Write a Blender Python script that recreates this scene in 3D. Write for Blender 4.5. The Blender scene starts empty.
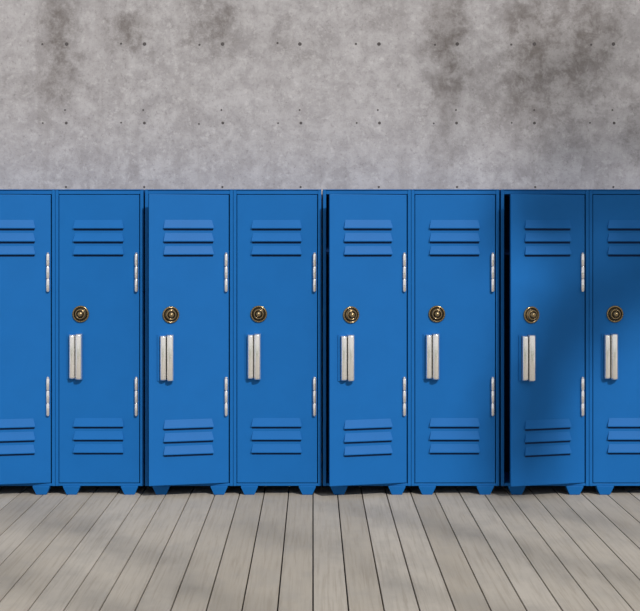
import bpy, bmesh, math, random
from mathutils import Vector, Matrix
random.seed(7)
sc = bpy.context.scene
sc.view_settings.view_transform = 'Standard'
S = 160.0
def PX(p): return (p-320)/S
def PZ(p): return (495-p)/S
CAMZ = (495-238)/S
VPX = 313
CAMX = (VPX-320)/S
DIST = 8.6
DEPTH = 0.45
WALLY = DEPTH+0.02

# ---------------- materials ----------------
class NT:
    def __init__(s, name):
        s.m = bpy.data.materials.new(name); s.m.use_nodes = True
        s.t = s.m.node_tree; s.n = s.t.nodes; s.b = s.n['Principled BSDF']
    def new(s, typ, **kw):
        n = s.n.new(typ)
        for k, v in kw.items(): setattr(n, k, v)
        return n
    def link(s, a, b): s.t.links.new(a, b)
    def math(s, op, a, b=None, c=None, clamp=False):
        n = s.new('ShaderNodeMath', operation=op); n.use_clamp = clamp
        for i, v in enumerate((a, b, c)):
            if v is None: continue
            if isinstance(v, (int, float)): n.inputs[i].default_value = v
            else: s.link(v, n.inputs[i])
        return n.outputs[0]
    def mix(s, f, a, b, blend='MIX'):
        n = s.new('ShaderNodeMix', data_type='RGBA', blend_type=blend)
        for idx, v in ((0, f), (6, a), (7, b)):
            if isinstance(v, (int, float)): n.inputs[idx].default_value = v
            elif isinstance(v, tuple): n.inputs[idx].default_value = (*v, 1)
            else: s.link(v, n.inputs[idx])
        return n.outputs[2]
    def noise(s, vec, scale, detail=4, rough=0.55, dist=0):
        n = s.new('ShaderNodeTexNoise'); s.link(vec, n.inputs['Vector'])
        n.inputs['Scale'].default_value = scale; n.inputs['Detail'].default_value = detail
        n.inputs['Roughness'].default_value = rough; n.inputs['Distortion'].default_value = dist
        return n.outputs[0]
    def ramp(s, f, lo, hi):
        n = s.new('ShaderNodeMapRange'); n.interpolation_type = 'SMOOTHSTEP'
        s.link(f, n.inputs[0]); n.inputs[1].default_value = lo; n.inputs[2].default_value = hi
        return n.outputs[0]
    def mapping(s, vec, scale):
        n = s.new('ShaderNodeMapping'); s.link(vec, n.inputs[0]); n.inputs['Scale'].default_value = scale
        return n.outputs[0]
    def bump(s, h, strength, dist=0.01):
        n = s.new('ShaderNodeBump'); s.link(h, n.inputs['Height'])
        n.inputs['Strength'].default_value = strength; n.inputs['Distance'].default_value = dist
        s.link(n.outputs[0], s.b.inputs['Normal'])

def paint(name, col, rough=0.45, spec=0.3):
    t = NT(name); co = t.new('ShaderNodeTexCoord').outputs['Object']
    n = t.noise(co, 6, 5)
    c = t.mix(n, tuple(x*0.92 for x in col), tuple(min(1, x*1.08) for x in col))
    t.link(c, t.b.inputs['Base Color'])
    t.b.inputs['Roughness'].default_value = rough
    t.b.inputs['Specular IOR Level'].default_value = spec
    t.bump(t.noise(co, 180, 2), 0.05, 0.002)
    return t.m
blue = paint('blue_painted_steel', (0.008, 0.122, 0.385), 0.5, 0.12)
blue_dk = paint('blue_painted_steel_shaded', (0.003, 0.022, 0.085), 0.6, 0.12)  # darker copy of the locker blue, shade put into its colour

def metal(name, col, rough, scale=(400, 400, 8), met=0.75, dk=0.85):
    t = NT(name); co = t.new('ShaderNodeTexCoord').outputs['Object']
    n = t.noise(t.mapping(co, scale), 1, 3)
    t.link(t.mix(n, tuple(x*dk for x in col), col), t.b.inputs['Base Color'])
    t.b.inputs['Metallic'].default_value = met
    t.link(t.math('MULTIPLY_ADD', n, 0.12, rough), t.b.inputs['Roughness'])
    return t.m
chrome = metal('polished_steel', (1.0, 0.985, 0.965), 0.10, met=0.82)
brass = metal('aged_brass', (0.34, 0.25, 0.13), 0.16, (60, 60, 60), 0.85)
dark = metal('dark_bronze', (0.05, 0.035, 0.02), 0.2, (60, 60, 60), 0.8)

# concrete
t = NT('stained_concrete'); co = t.new('ShaderNodeTexCoord').outputs['Object']
sep = t.new('ShaderNodeSeparateXYZ'); t.link(co, sep.inputs[0]); X, Z = sep.outputs[0], sep.outputs[2]
big = t.noise(co, 1.6, 6, 0.6); mid = t.noise(co, 9, 9, 0.75, 0.2); fine = t.noise(co, 45, 6, 0.75)
streak = t.noise(t.mapping(co, (6, 1, 0.7)), 1, 6, 0.65)
c = t.mix(t.ramp(mid, 0.33, 0.67), (0.30, 0.283, 0.288), (0.445, 0.427, 0.432))
c = t.mix(t.math('MULTIPLY', t.ramp(big, 0.35, 0.7), 0.4), c, (0.37, 0.35, 0.356))
c = t.mix(t.math('MULTIPLY', t.ramp(streak, 0.48, 0.7), 0.4), c, (0.26, 0.24, 0.24))
c = t.mix(t.math('MULTIPLY', t.ramp(fine, 0.52, 0.70), 0.5), c, (0.17, 0.155, 0.157))
c = t.mix(t.math('MULTIPLY', t.ramp(t.noise(co, 22, 6, 0.75), 0.54, 0.68), 0.5), c, (0.54, 0.52, 0.52))
WS = S*DIST/(DIST+WALLY)
def WX(p): return CAMX+(p-VPX)/WS
def WZ(p): return CAMZ+(238-p)/WS
wob = t.noise(co, 6, 8, 0.75); wob2 = t.noise(t.mapping(co, (1.3, 1, 1)), 4.1, 8, 0.7)
XX = t.math('ADD', X, t.math('MULTIPLY_ADD', wob, 0.55, -0.275))
ZZ = t.math('ADD', Z, t.math('MULTIPLY_ADD', wob2, 0.8, -0.4))
mask = None
for (px, py, rx, ry, a) in [(60, 42, 18, 55, 1.0), (132, 30, 20, 18, 1.05), (212, 18, 24, 32, .85), (290, 45, 40, 24, .3),
                            (447, 45, 18, 80, 1.0), (530, 50, 24, 80, 1.0), (575, 55, 26, 70, .85), (602, 25, 20, 50, .6), (500, 100, 30, 30, .3),
                            (30, 90, 60, 25, .2), (380, 15, 30, 20, .3), (640, 120, 14, 80, .5)]:
    dx = t.math('DIVIDE', t.math('SUBTRACT', XX, WX(px)), rx/WS)
    dz = t.math('DIVIDE', t.math('SUBTRACT', ZZ, WZ(py)), ry/WS)
    d = t.math('ADD', t.math('MULTIPLY', dx, dx), t.math('MULTIPLY', dz, dz))
    g = t.math('MULTIPLY', t.math('EXPONENT', t.math('MULTIPLY', d, -1.0)), a)
    mask = g if mask is None else t.math('ADD', mask, g)
mask = t.math('MULTIPLY', mask, t.math('MULTIPLY_ADD', t.ramp(mid, 0.35, 0.6), -0.55, 1.1), clamp=True)
c = t.mix(t.math('MULTIPLY', mask, 0.82), c, (0.125, 0.108, 0.10))
t.link(c, t.b.inputs['Base Color']); t.b.inputs['Roughness'].default_value = 0.9
t.b.inputs['Specular IOR Level'].default_value = 0.2
t.bump(t.math('ADD', mid, t.math('MULTIPLY', fine, 0.4)), 0.3, 0.01)
concrete = t.m

# planks
PITCH = 24.6/S
t = NT('weathered_grey_boards'); co = t.new('ShaderNodeTexCoord').outputs['Object']
sep = t.new('ShaderNodeSeparateXYZ'); t.link(co, sep.inputs[0])
idx = t.math('FLOOR', t.math('DIVIDE', sep.outputs[0], PITCH))
wn = t.new('ShaderNodeTexWhiteNoise', noise_dimensions='1D'); t.link(idx, wn.inputs['W'])
cx = t.new('ShaderNodeCombineXYZ'); t.link(sep.outputs[0], cx.inputs[0]); t.link(t.math('MULTIPLY_ADD', wn.outputs[0], 30, sep.outputs[1]), cx.inputs[1])
v = cx.outputs[0]
grain = t.noise(t.mapping(v, (60, 1.8, 1)), 1, 6, 0.65, 0.4)
blot = t.noise(t.mapping(v, (1, 0.6, 1)), 4.5, 7, 0.65)
c = t.mix(wn.outputs[0], (0.395, 0.35, 0.29), (0.475, 0.43, 0.37))
c = t.mix(t.math('MULTIPLY', t.ramp(grain, 0.42, 0.72), 0.5), c, (0.275, 0.235, 0.185))
c = t.mix(t.math('MULTIPLY', t.ramp(blot, 0.42, 0.7), 0.5), c, (0.33, 0.305, 0.27))
t.link(c, t.b.inputs['Base Color']); t.b.inputs['Roughness'].default_value = 0.8
t.b.inputs['Specular IOR Level'].default_value = 0.2
t.bump(grain, 0.2, 0.003)
wood = t.m
def simple(name, a, b, scale, rough=0.9):
    t = NT(name); co = t.new('ShaderNodeTexCoord').outputs['Object']
    t.link(t.mix(t.noise(co, scale, 5), a, b), t.b.inputs['Base Color']); t.b.inputs['Roughness'].default_value = rough
    return t.m
earth = simple('dark_subfloor', (0.02, 0.018, 0.015), (0.04, 0.035, 0.03), 8)
hole_m = simple('tie_hole_dark', (0.05, 0.043, 0.043), (0.10, 0.09, 0.09), 20)
grass = simple('grass', (0.05, 0.08, 0.03), (0.12, 0.16, 0.06), 5)
bark = simple('bark', (0.08, 0.06, 0.04), (0.18, 0.14, 0.1), 9)
leaf = simple('leaf_green', (0.04, 0.1, 0.02), (0.1, 0.2, 0.04), 3, 0.6)

# ---------------- mesh helpers ----------------
def box(bm, x0, x1, y0, y1, z0, z1, mat=0):
    vs = [bm.verts.new((x, y, z)) for x in (x0, x1) for y in (y0, y1) for z in (z0, z1)]
    for f in ((0, 1, 3, 2), (4, 6, 7, 5), (0, 4, 5, 1), (2, 3, 7, 6), (0, 2, 6, 4), (1, 5, 7, 3)):
        bm.faces.new([vs[i] for i in f]).material_index = mat
def poly(bm, pts, mat=0):
    f = bm.faces.new([bm.verts.new(p) for p in pts]); f.material_index = mat
def mesh(name, bm, mats, smooth=False):
    bmesh.ops.recalc_face_normals(bm, faces=bm.faces)
    me = bpy.data.meshes.new(name); bm.to_mesh(me); bm.free()
    for m in mats: me.materials.append(m)
    if smooth:
        for p in me.polygons: p.use_smooth = True
    return me
def add(name, me, parent=None, loc=(0, 0, 0), rotz=0, bevel=0):
    o = bpy.data.objects.new(name, me); sc.collection.objects.link(o)
    o.location = loc; o.rotation_euler[2] = rotz
    if parent: o.parent = parent
    if bevel:
        b = o.modifiers.new('bevel', 'BEVEL'); b.width = bevel; b.segments = 2; b.limit_method = 'ANGLE'; b.angle_limit = 0.7
        b.harden_normals = False
    return o
def lathe_y(bm, prof, segs=40, cx=0, cz=0):
    rings = []
    for r, y, m in prof:
        if r < 1e-5: rings.append([bm.verts.new((cx, y, cz))])
        else: rings.append([bm.verts.new((cx+r*math.cos(2*math.pi*i/segs), y, cz+r*math.sin(2*math.pi*i/segs))) for i in range(segs)])
    for k in range(len(rings)-1):
        a, b = rings[k], rings[k+1]; m = prof[k+1][2]
        for i in range(segs):
            j = (i+1) % segs
            if len(b) == 1: f = bm.faces.new((a[i], a[j], b[0]))
            else: f = bm.faces.new((a[i], a[j], b[j], b[i]))
            f.material_index = m; f.smooth = True
def lathe_z(bm, prof, cx, cy, segs=20, mat=0):
    rings = []
    for r, z in prof:
        rings.append([bm.verts.new((cx+r*math.cos(2*math.pi*i/segs), cy+r*math.sin(2*math.pi*i/segs), z)) for i in range(segs)])
    for a, b in zip(rings, rings[1:]):
        for i in range(segs):
            j = (i+1) % segs
            f = bm.faces.new((a[i], a[j], b[j], b[i])); f.material_index = mat; f.smooth = True
    bm.faces.new(rings[0]).material_index = mat; bm.faces.new(rings[-1]).material_index = mat

# ---------------- locker meshes (origin: front-left-bottom corner on floor) ----------------
W = 0.550; ZT = PZ(190); ZB = PZ(486)
ST = 3.2/S
bm = bmesh.new()
box(bm, 0, ST, 0, DEPTH, ZB, ZT)
box(bm, W-ST, W, 0, DEPTH, ZB, ZT)
box(bm, ST, W-ST, 0.004, DEPTH, ZT-0.026, ZT)
box(bm, ST, W-ST, 0.004, DEPTH, ZB, ZB+0.016)
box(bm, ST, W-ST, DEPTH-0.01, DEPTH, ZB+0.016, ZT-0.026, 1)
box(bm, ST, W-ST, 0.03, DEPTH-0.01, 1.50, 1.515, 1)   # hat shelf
body_me = mesh('locker_body', bm, [blue, blue_dk])
bm = bmesh.new(); box(bm, -0.0005, W+0.0005, -0.003, DEPTH, ZT, ZT+0.004)
cap_me = mesh('locker_cap', bm, [blue])
bm = bmesh.new()
for x in (16/S, 74/S):
    for y0, y1 in ((0.0, 0.08), (DEPTH-0.08, DEPTH)):
        tw, bw = 8.5/S, 5/S
        top = [(x-tw, y0, ZB), (x+tw, y0, ZB), (x+tw, y1, ZB), (x-tw, y1, ZB)]
        mid_ = [(x-tw, y0, ZB-0.008), (x+tw, y0, ZB-0.008), (x+tw, y1, ZB-0.008), (x-tw, y1, ZB-0.008)]
        bot = [(x-bw, y0+0.008, 0), (x+bw, y0+0.008, 0), (x+bw, y1-0.008, 0), (x-bw, y1-0.008, 0)]
        R = [[bm.verts.new(p) for p in q] for q in (top, mid_, bot)]
        for a, b in zip(R, R[1:]):
            for i in range(4): bm.faces.new((a[i], a[(i+1) % 4], b[(i+1) % 4], b[i]))
        bm.faces.new(R[0]); bm.faces.new(R[2])
feet_me = mesh('locker_feet', bm, [blue])

HX = 83.0/S
DL = ST+0.0035-HX; DR = W-ST-0.006-HX
DB = ZB+0.020; DT = ZT-0.030
bm = bmesh.new(); box(bm, DL, DR, 0.0, 0.018, DB, DT)
door_me = mesh('door_panel', bm, [blue])
bm = bmesh.new()
l0, l1 = 18.0/S-HX, 68.5/S-HX
for zt, zb in [(220, 228.5), (233, 241.5), (246, 254.5), (418, 426.5), (431, 439.5), (444, 452.5)]:
    zt = PZ(zt); zb = PZ(zb); e = 0.011; d = 0.015; lip = 0.006
    A = (l0+e, -0.0005, zt); B = (l1-e, -0.0005, zt); C = (l0, -d, zb+lip); D = (l1, -d, zb+lip)
    E = (l0, -d, zb); F = (l1, -d, zb); G = (l0, -0.0008, zb+0.001); H = (l1, -0.0008, zb+0.001)
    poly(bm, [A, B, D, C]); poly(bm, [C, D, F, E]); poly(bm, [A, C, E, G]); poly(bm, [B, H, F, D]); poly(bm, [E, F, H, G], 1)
    poly(bm, [(l0+0.003, -0.0008, zb+0.001), (l1-0.003, -0.0008, zb+0.001), (l1-0.006, -0.0008, zb-0.013), (l0+0.006, -0.0008, zb-0.013)], 1)  # dark strip paints the shadow line below the slat
bmesh.ops.remove_doubles(bm, verts=bm.verts, dist=1e-5)
louver_me = mesh('louvers', bm, [blue, blue_dk])
# dial
bm = bmesh.new(); kx = 25.5/S-HX; kz = PZ(314)
lathe_y(bm, [(0.052, 0, 0), (0.053, -0.006, 0), (0.050, -0.011, 0), (0.044, -0.012, 0), (0.040, -0.007, 1), (0.034, -0.007, 1),
             (0.032, -0.024, 0), (0.029, -0.029, 0), (0.025, -0.030, 0), (0.022, -0.024, 1), (0.017, -0.024, 1),
             (0.0155, -0.038, 0), (0.012, -0.043, 0), (0.006, -0.045, 0), (0.0, -0.0455, 0)], 40, kx, kz)
for i in range(0, 40, 2):
    a = 2*math.pi*i/40
    c_, s_ = math.cos(a), math.sin(a)
    w_ = 0.0012
    p = [(kx+r*c_-k*w_*s_, -0.0128, kz+r*s_+k*w_*c_) for r, k in ((0.045, -1), (0.049, -1), (0.049, 1), (0.045, 1))]
    poly(bm, p, 1)
dial_me = mesh('combination_dial', bm, [brass, dark])
# handle: cup plate + two rolled steel bars
bm = bmesh.new()
h0 = 12.0/S-HX; h1 = 27/S-HX; hz0 = PZ(379); hz1 = PZ(334)
box(bm, h0, h1, -0.007, 0, hz0, hz1, 1)
def bar(bm, x0, x1, y, dep, z0, z1, lean=0.0):
    n = 12; rings = []
    for z, k in ((z0, 0.75), (z0+0.005, 0.97), (z0+0.012, 1), (z1-0.012, 1), (z1-0.005, 0.97), (z1, 0.75)):
        ring = [(x0, -0.006)]
        for i in range(n+1):
            a = math.pi*i/n
            ux = -math.cos(a); uy = math.sin(a)
            ring.append(((x0+x1)/2+ux*(x1-x0)/2+lean*(z-z0)/(z1-z0), -0.006-(y+dep*uy)*k))
        ring.append((x1, -0.006))
        rings.append([bm.verts.new((px, py, z)) for px, py in ring])
    for a, b in zip(rings, rings[1:]):
        for i in range(len(a)-1):
            f = bm.faces.new((a[i], a[i+1], b[i+1], b[i])); f.smooth = True
        bm.faces.new((a[-1], a[0], b[0], b[-1]))
    bm.faces.new(rings[0]); bm.faces.new(rings[-1])
a0 = 14.4/S-HX; a1 = 20.2/S-HX; a2 = 20.9/S-HX; a3 = 27.6/S-HX
bar(bm, a0, a1, 0.018, 0.018, hz0+0.004, hz1-0.003)
bar(bm, a2, a3, 0.026, 0.020, hz0-0.001, hz1+0.003)
box(bm, a1-0.001, a2+0.001, -0.012, -0.006, hz0+0.01, hz1-0.01, 2)
handle_me = mesh('latch_handle', bm, [chrome, blue, dark])
# hinges
bm = bmesh.new(); hx = 81.3/S
for z0, z1 in ((PZ(291), PZ(253.5)), (PZ(415), PZ(377.5))):
    r = 0.0115; L = (z1-z0)
    lathe_z(bm, [(0.005, z0-0.006), (0.009, z0-0.002), (r*0.8, z0)], hx, -0.013)
    for k in range(3):
        a = z0+L*k/3; b = z0+L*(k+1)/3-0.004
        lathe_z(bm, [(r*.9, a), (r, a+0.002), (r, b-0.002), (r*.9, b)], hx, -0.013)
    lathe_z(bm, [(0.006, z0), (0.006, z1)], hx, -0.013)
    lathe_z(bm, [(r*0.8, z1), (0.009, z1+0.002), (0.005, z1+0.006)], hx, -0.013)
hinge_me = mesh('hinges', bm, [chrome])

def locker(x, ajar):
    e = bpy.data.objects.new('locker', None); sc.collection.objects.link(e); e.location = (x, 0, 0)
    e.empty_display_size = 0.1
    add('body', body_me, e, bevel=0.002)
    add('top_cap', cap_me, e, bevel=0.0015)
    add('feet', feet_me, e, bevel=0.002)
    add('hinges', hinge_me, e)
    d = add('door', door_me, e, (HX, 0.0, 0), math.radians(ajar), bevel=0.003)
    add('louvers', louver_me, d, bevel=0.001)
    add('combination_dial', dial_me, d)
    add('latch_handle', handle_me, d)
for k in range(-3, 3):
    x0 = PX(323)+k*1.1125
    locker(x0, {-3: 12, -2: 12, -1: 14, 0: 15, 1: 16, 2: 14}[k])
    locker(x0+W+0.002, 0)

# ---------------- room ----------------
bm = bmesh.new(); box(bm, -7, 7, WALLY, WALLY+0.25, -0.03, 4.6)
wall = add('wall_back', mesh('wall_back', bm, [concrete]))
bm = bmesh.new()
def disc(px, py, r):
    x, z = WX(px), WZ(py); n = 14
    lathe_y(bm, [(r*1.2, WALLY-0.0005, 0), (r*1.0, WALLY-0.002, 0), (r*0.6, WALLY-0.0015, 0), (0, WALLY-0.0012, 0)], n, x, z)
for i in range(-3, 12):
    bx = 66+i*78.2
    for py, r in ((44, .010), (123, .008), (-35, .01)):
        disc(bx+random.uniform(-1, 1), py, r)
        disc(bx-23+random.uniform(-1, 1), py+random.uniform(-1, 1), r*0.6)
    disc(bx-1, 110, .005)
    disc(bx, 187, .006)
add('tie_holes', mesh('tie_holes', bm, [hole_m]), wall)

bm = bmesh.new()
FY0 = -10.0
n0 = int(-7/PITCH)
for i in range(n0, -n0+1):
    dz = random.uniform(-0.0015, 0)
    box(bm, i*PITCH+0.0032, (i+1)*PITCH-0.0032, FY0, WALLY, -0.03, dz)
floor = add('floor', mesh('floor', bm, [wood]), loc=(CAMX, 0, 0), bevel=0.002)
bm = bmesh.new(); box(bm, -7, 7, FY0, WALLY, -0.1, -0.031)
add('subfloor', mesh('subfloor', bm, [earth]), floor)
bm = bmesh.new(); box(bm, -30, 30, -40, FY0, -0.1, -0.02)
add('lawn', mesh('lawn', bm, [grass]))

# ---------------- sun & tree added behind viewer to cast the dapple ----------------
Ld = Vector((0.36, -0.73, 0.58)).normalized()
sun = bpy.data.lights.new('sun', 'SUN'); sun.energy = 2.8; sun.angle = math.radians(1.3); sun.color = (1, 0.98, 0.95)
so = bpy.data.objects.new('sun', sun); sc.collection.objects.link(so)
so.rotation_euler = Ld.to_track_quat('Z', 'Y').to_euler(); so.location = Ld*20
TY = -10.6
shadow_tree = bpy.data.objects.new('shadow_tree', None); sc.collection.objects.link(shadow_tree); shadow_tree.location = (8.2, TY-1, -0.02)  # added out of view, only to throw dappled shade
def curve(name, paths):
    cu = bpy.data.curves.new(name, 'CURVE'); cu.dimensions = '3D'; cu.bevel_depth = 1; cu.bevel_resolution = 3
    for pts in paths:
        sp = cu.splines.new('POLY'); sp.points.add(len(pts)-1)
        for p, (v, r) in zip(sp.points, pts): p.co = (*v, 1); p.radius = r
    cu.materials.append(bark)
    o = bpy.data.objects.new(name, cu); sc.collection.objects.link(o); o.parent = shadow_tree; return o
base = Vector(shadow_tree.location)
def up(P, y):
    P = Vector(P); return P+Ld*((y-P.y)/Ld.y)
def surf(px, py):
    if py < 190: return Vector((WX(px), WALLY, WZ(py)))
    if py < 495: return Vector((PX(px), 0, PZ(py)))
    return Vector((CAMX+(px-VPX)/(py-238)*CAMZ, -DIST+CAMZ*DIST*S/(py-238), 0))
crown = Vector((0.0, 0.0, 6.0))
paths = [[((0, 0, 0), .22), ((0.05, 0.05, 2), .17), ((-0.05, 0, 4), .15), (tuple(crown), .12), ((-.3, .2, 8.5), .07), ((-.4, .2, 11), .03)]]
lv = []
def shadow_branch(pts, dy=0, r=0.06, dens=60, spread=0.18):  # limb and leaves laid out from where their shadow should land
    W3 = [up(surf(*p), TY+dy+0.4*math.sin(i)) - base for i, p in enumerate(pts)]
    st = Vector((0, 0, max(3.0, min(9.5, W3[0].z-1.0))))
    paths.append([(tuple(st), r*1.3)]+[(tuple(p), r*(1-0.75*i/len(W3))) for i, p in enumerate(W3)])
    for a, b in zip(W3, W3[1:]):
        for _ in range(dens):
            q = a.lerp(b, random.random())
            lv.append(q+Vector([random.gauss(0, spread) for _ in range(3)]))
shadow_branch([(720, 200), (640, 200), (570, 206), (520, 222)], 0, .06, 300, .11)
shadow_branch([(700, 250), (600, 290), (560, 330), (528, 400), (518, 480)], 0, .06, 220, .095)
shadow_branch([(700, 30), (610, 60), (540, 90), (450, 60)], 0, .04, 40, .16)
shadow_branch([(700, 150), (620, 130), (590, 150), (520, 160)], 0, .04, 30, .12)
shadow_branch([(690, 600), (560, 560), (450, 530), (360, 510)], 0, .02, 34, .13)
shadow_branch([(660, 540), (580, 515), (480, 503)], -.3, .02, 30, .12)
shadow_branch([(560, 630), (420, 590), (330, 545), (250, 520)], .3, .015, 22, .13)
shadow_branch([(260, 640), (150, 560), (60, 520), (0, 508)], .1, .015, 34, .13)
shadow_branch([(160, 630), (60, 590), (-30, 560)], -.2, .015, 26, .13)
curve('shadow_branches', paths)
bm = bmesh.new()
for p in lv:
    M = Matrix.Rotation(random.uniform(0, 6.28), 3, 'Z') @ Matrix.Rotation(random.uniform(-1.2, 1.2), 3, 'X')
    L, w = random.uniform(.09, .15), random.uniform(.03, .05)
    bm.faces.new([bm.verts.new(p+M @ Vector(q)) for q in ((0, 0, 0), (w, L*.5, 0.01), (0, L, 0), (-w, L*.5, 0.01))])
add('shadow_foliage', mesh('shadow_foliage', bm, [leaf]), shadow_tree)

# ---------------- world, camera ----------------
w = bpy.data.worlds.new('World'); sc.world = w; w.use_nodes = True
nt = w.node_tree; bg = nt.nodes['Background']
tc = nt.nodes.new('ShaderNodeTexCoord'); sp = nt.nodes.new('ShaderNodeSeparateXYZ'); nt.links.new(tc.outputs['Generated'], sp.inputs[0])
cr = nt.nodes.new('ShaderNodeValToRGB'); nt.links.new(sp.outputs[2], cr.inputs[0])
cr.color_ramp.elements[0].color = (0.90, 0.89, 0.88, 1); cr.color_ramp.elements[1].color = (0.72, 0.74, 0.77, 1)
nt.links.new(cr.outputs[0], bg.inputs[0]); bg.inputs[1].default_value = 0.75
cam = bpy.data.cameras.new('camera'); co_ = bpy.data.objects.new('camera', cam); sc.collection.objects.link(co_)
co_.location = (CAMX, -DIST, CAMZ); co_.rotation_euler = (math.pi/2, 0, 0)
cam.sensor_width = 36; cam.lens = 36*DIST*S/640; cam.shift_y = -(305.5-238)/640; cam.shift_x = (320-VPX)/640
sc.camera = co_
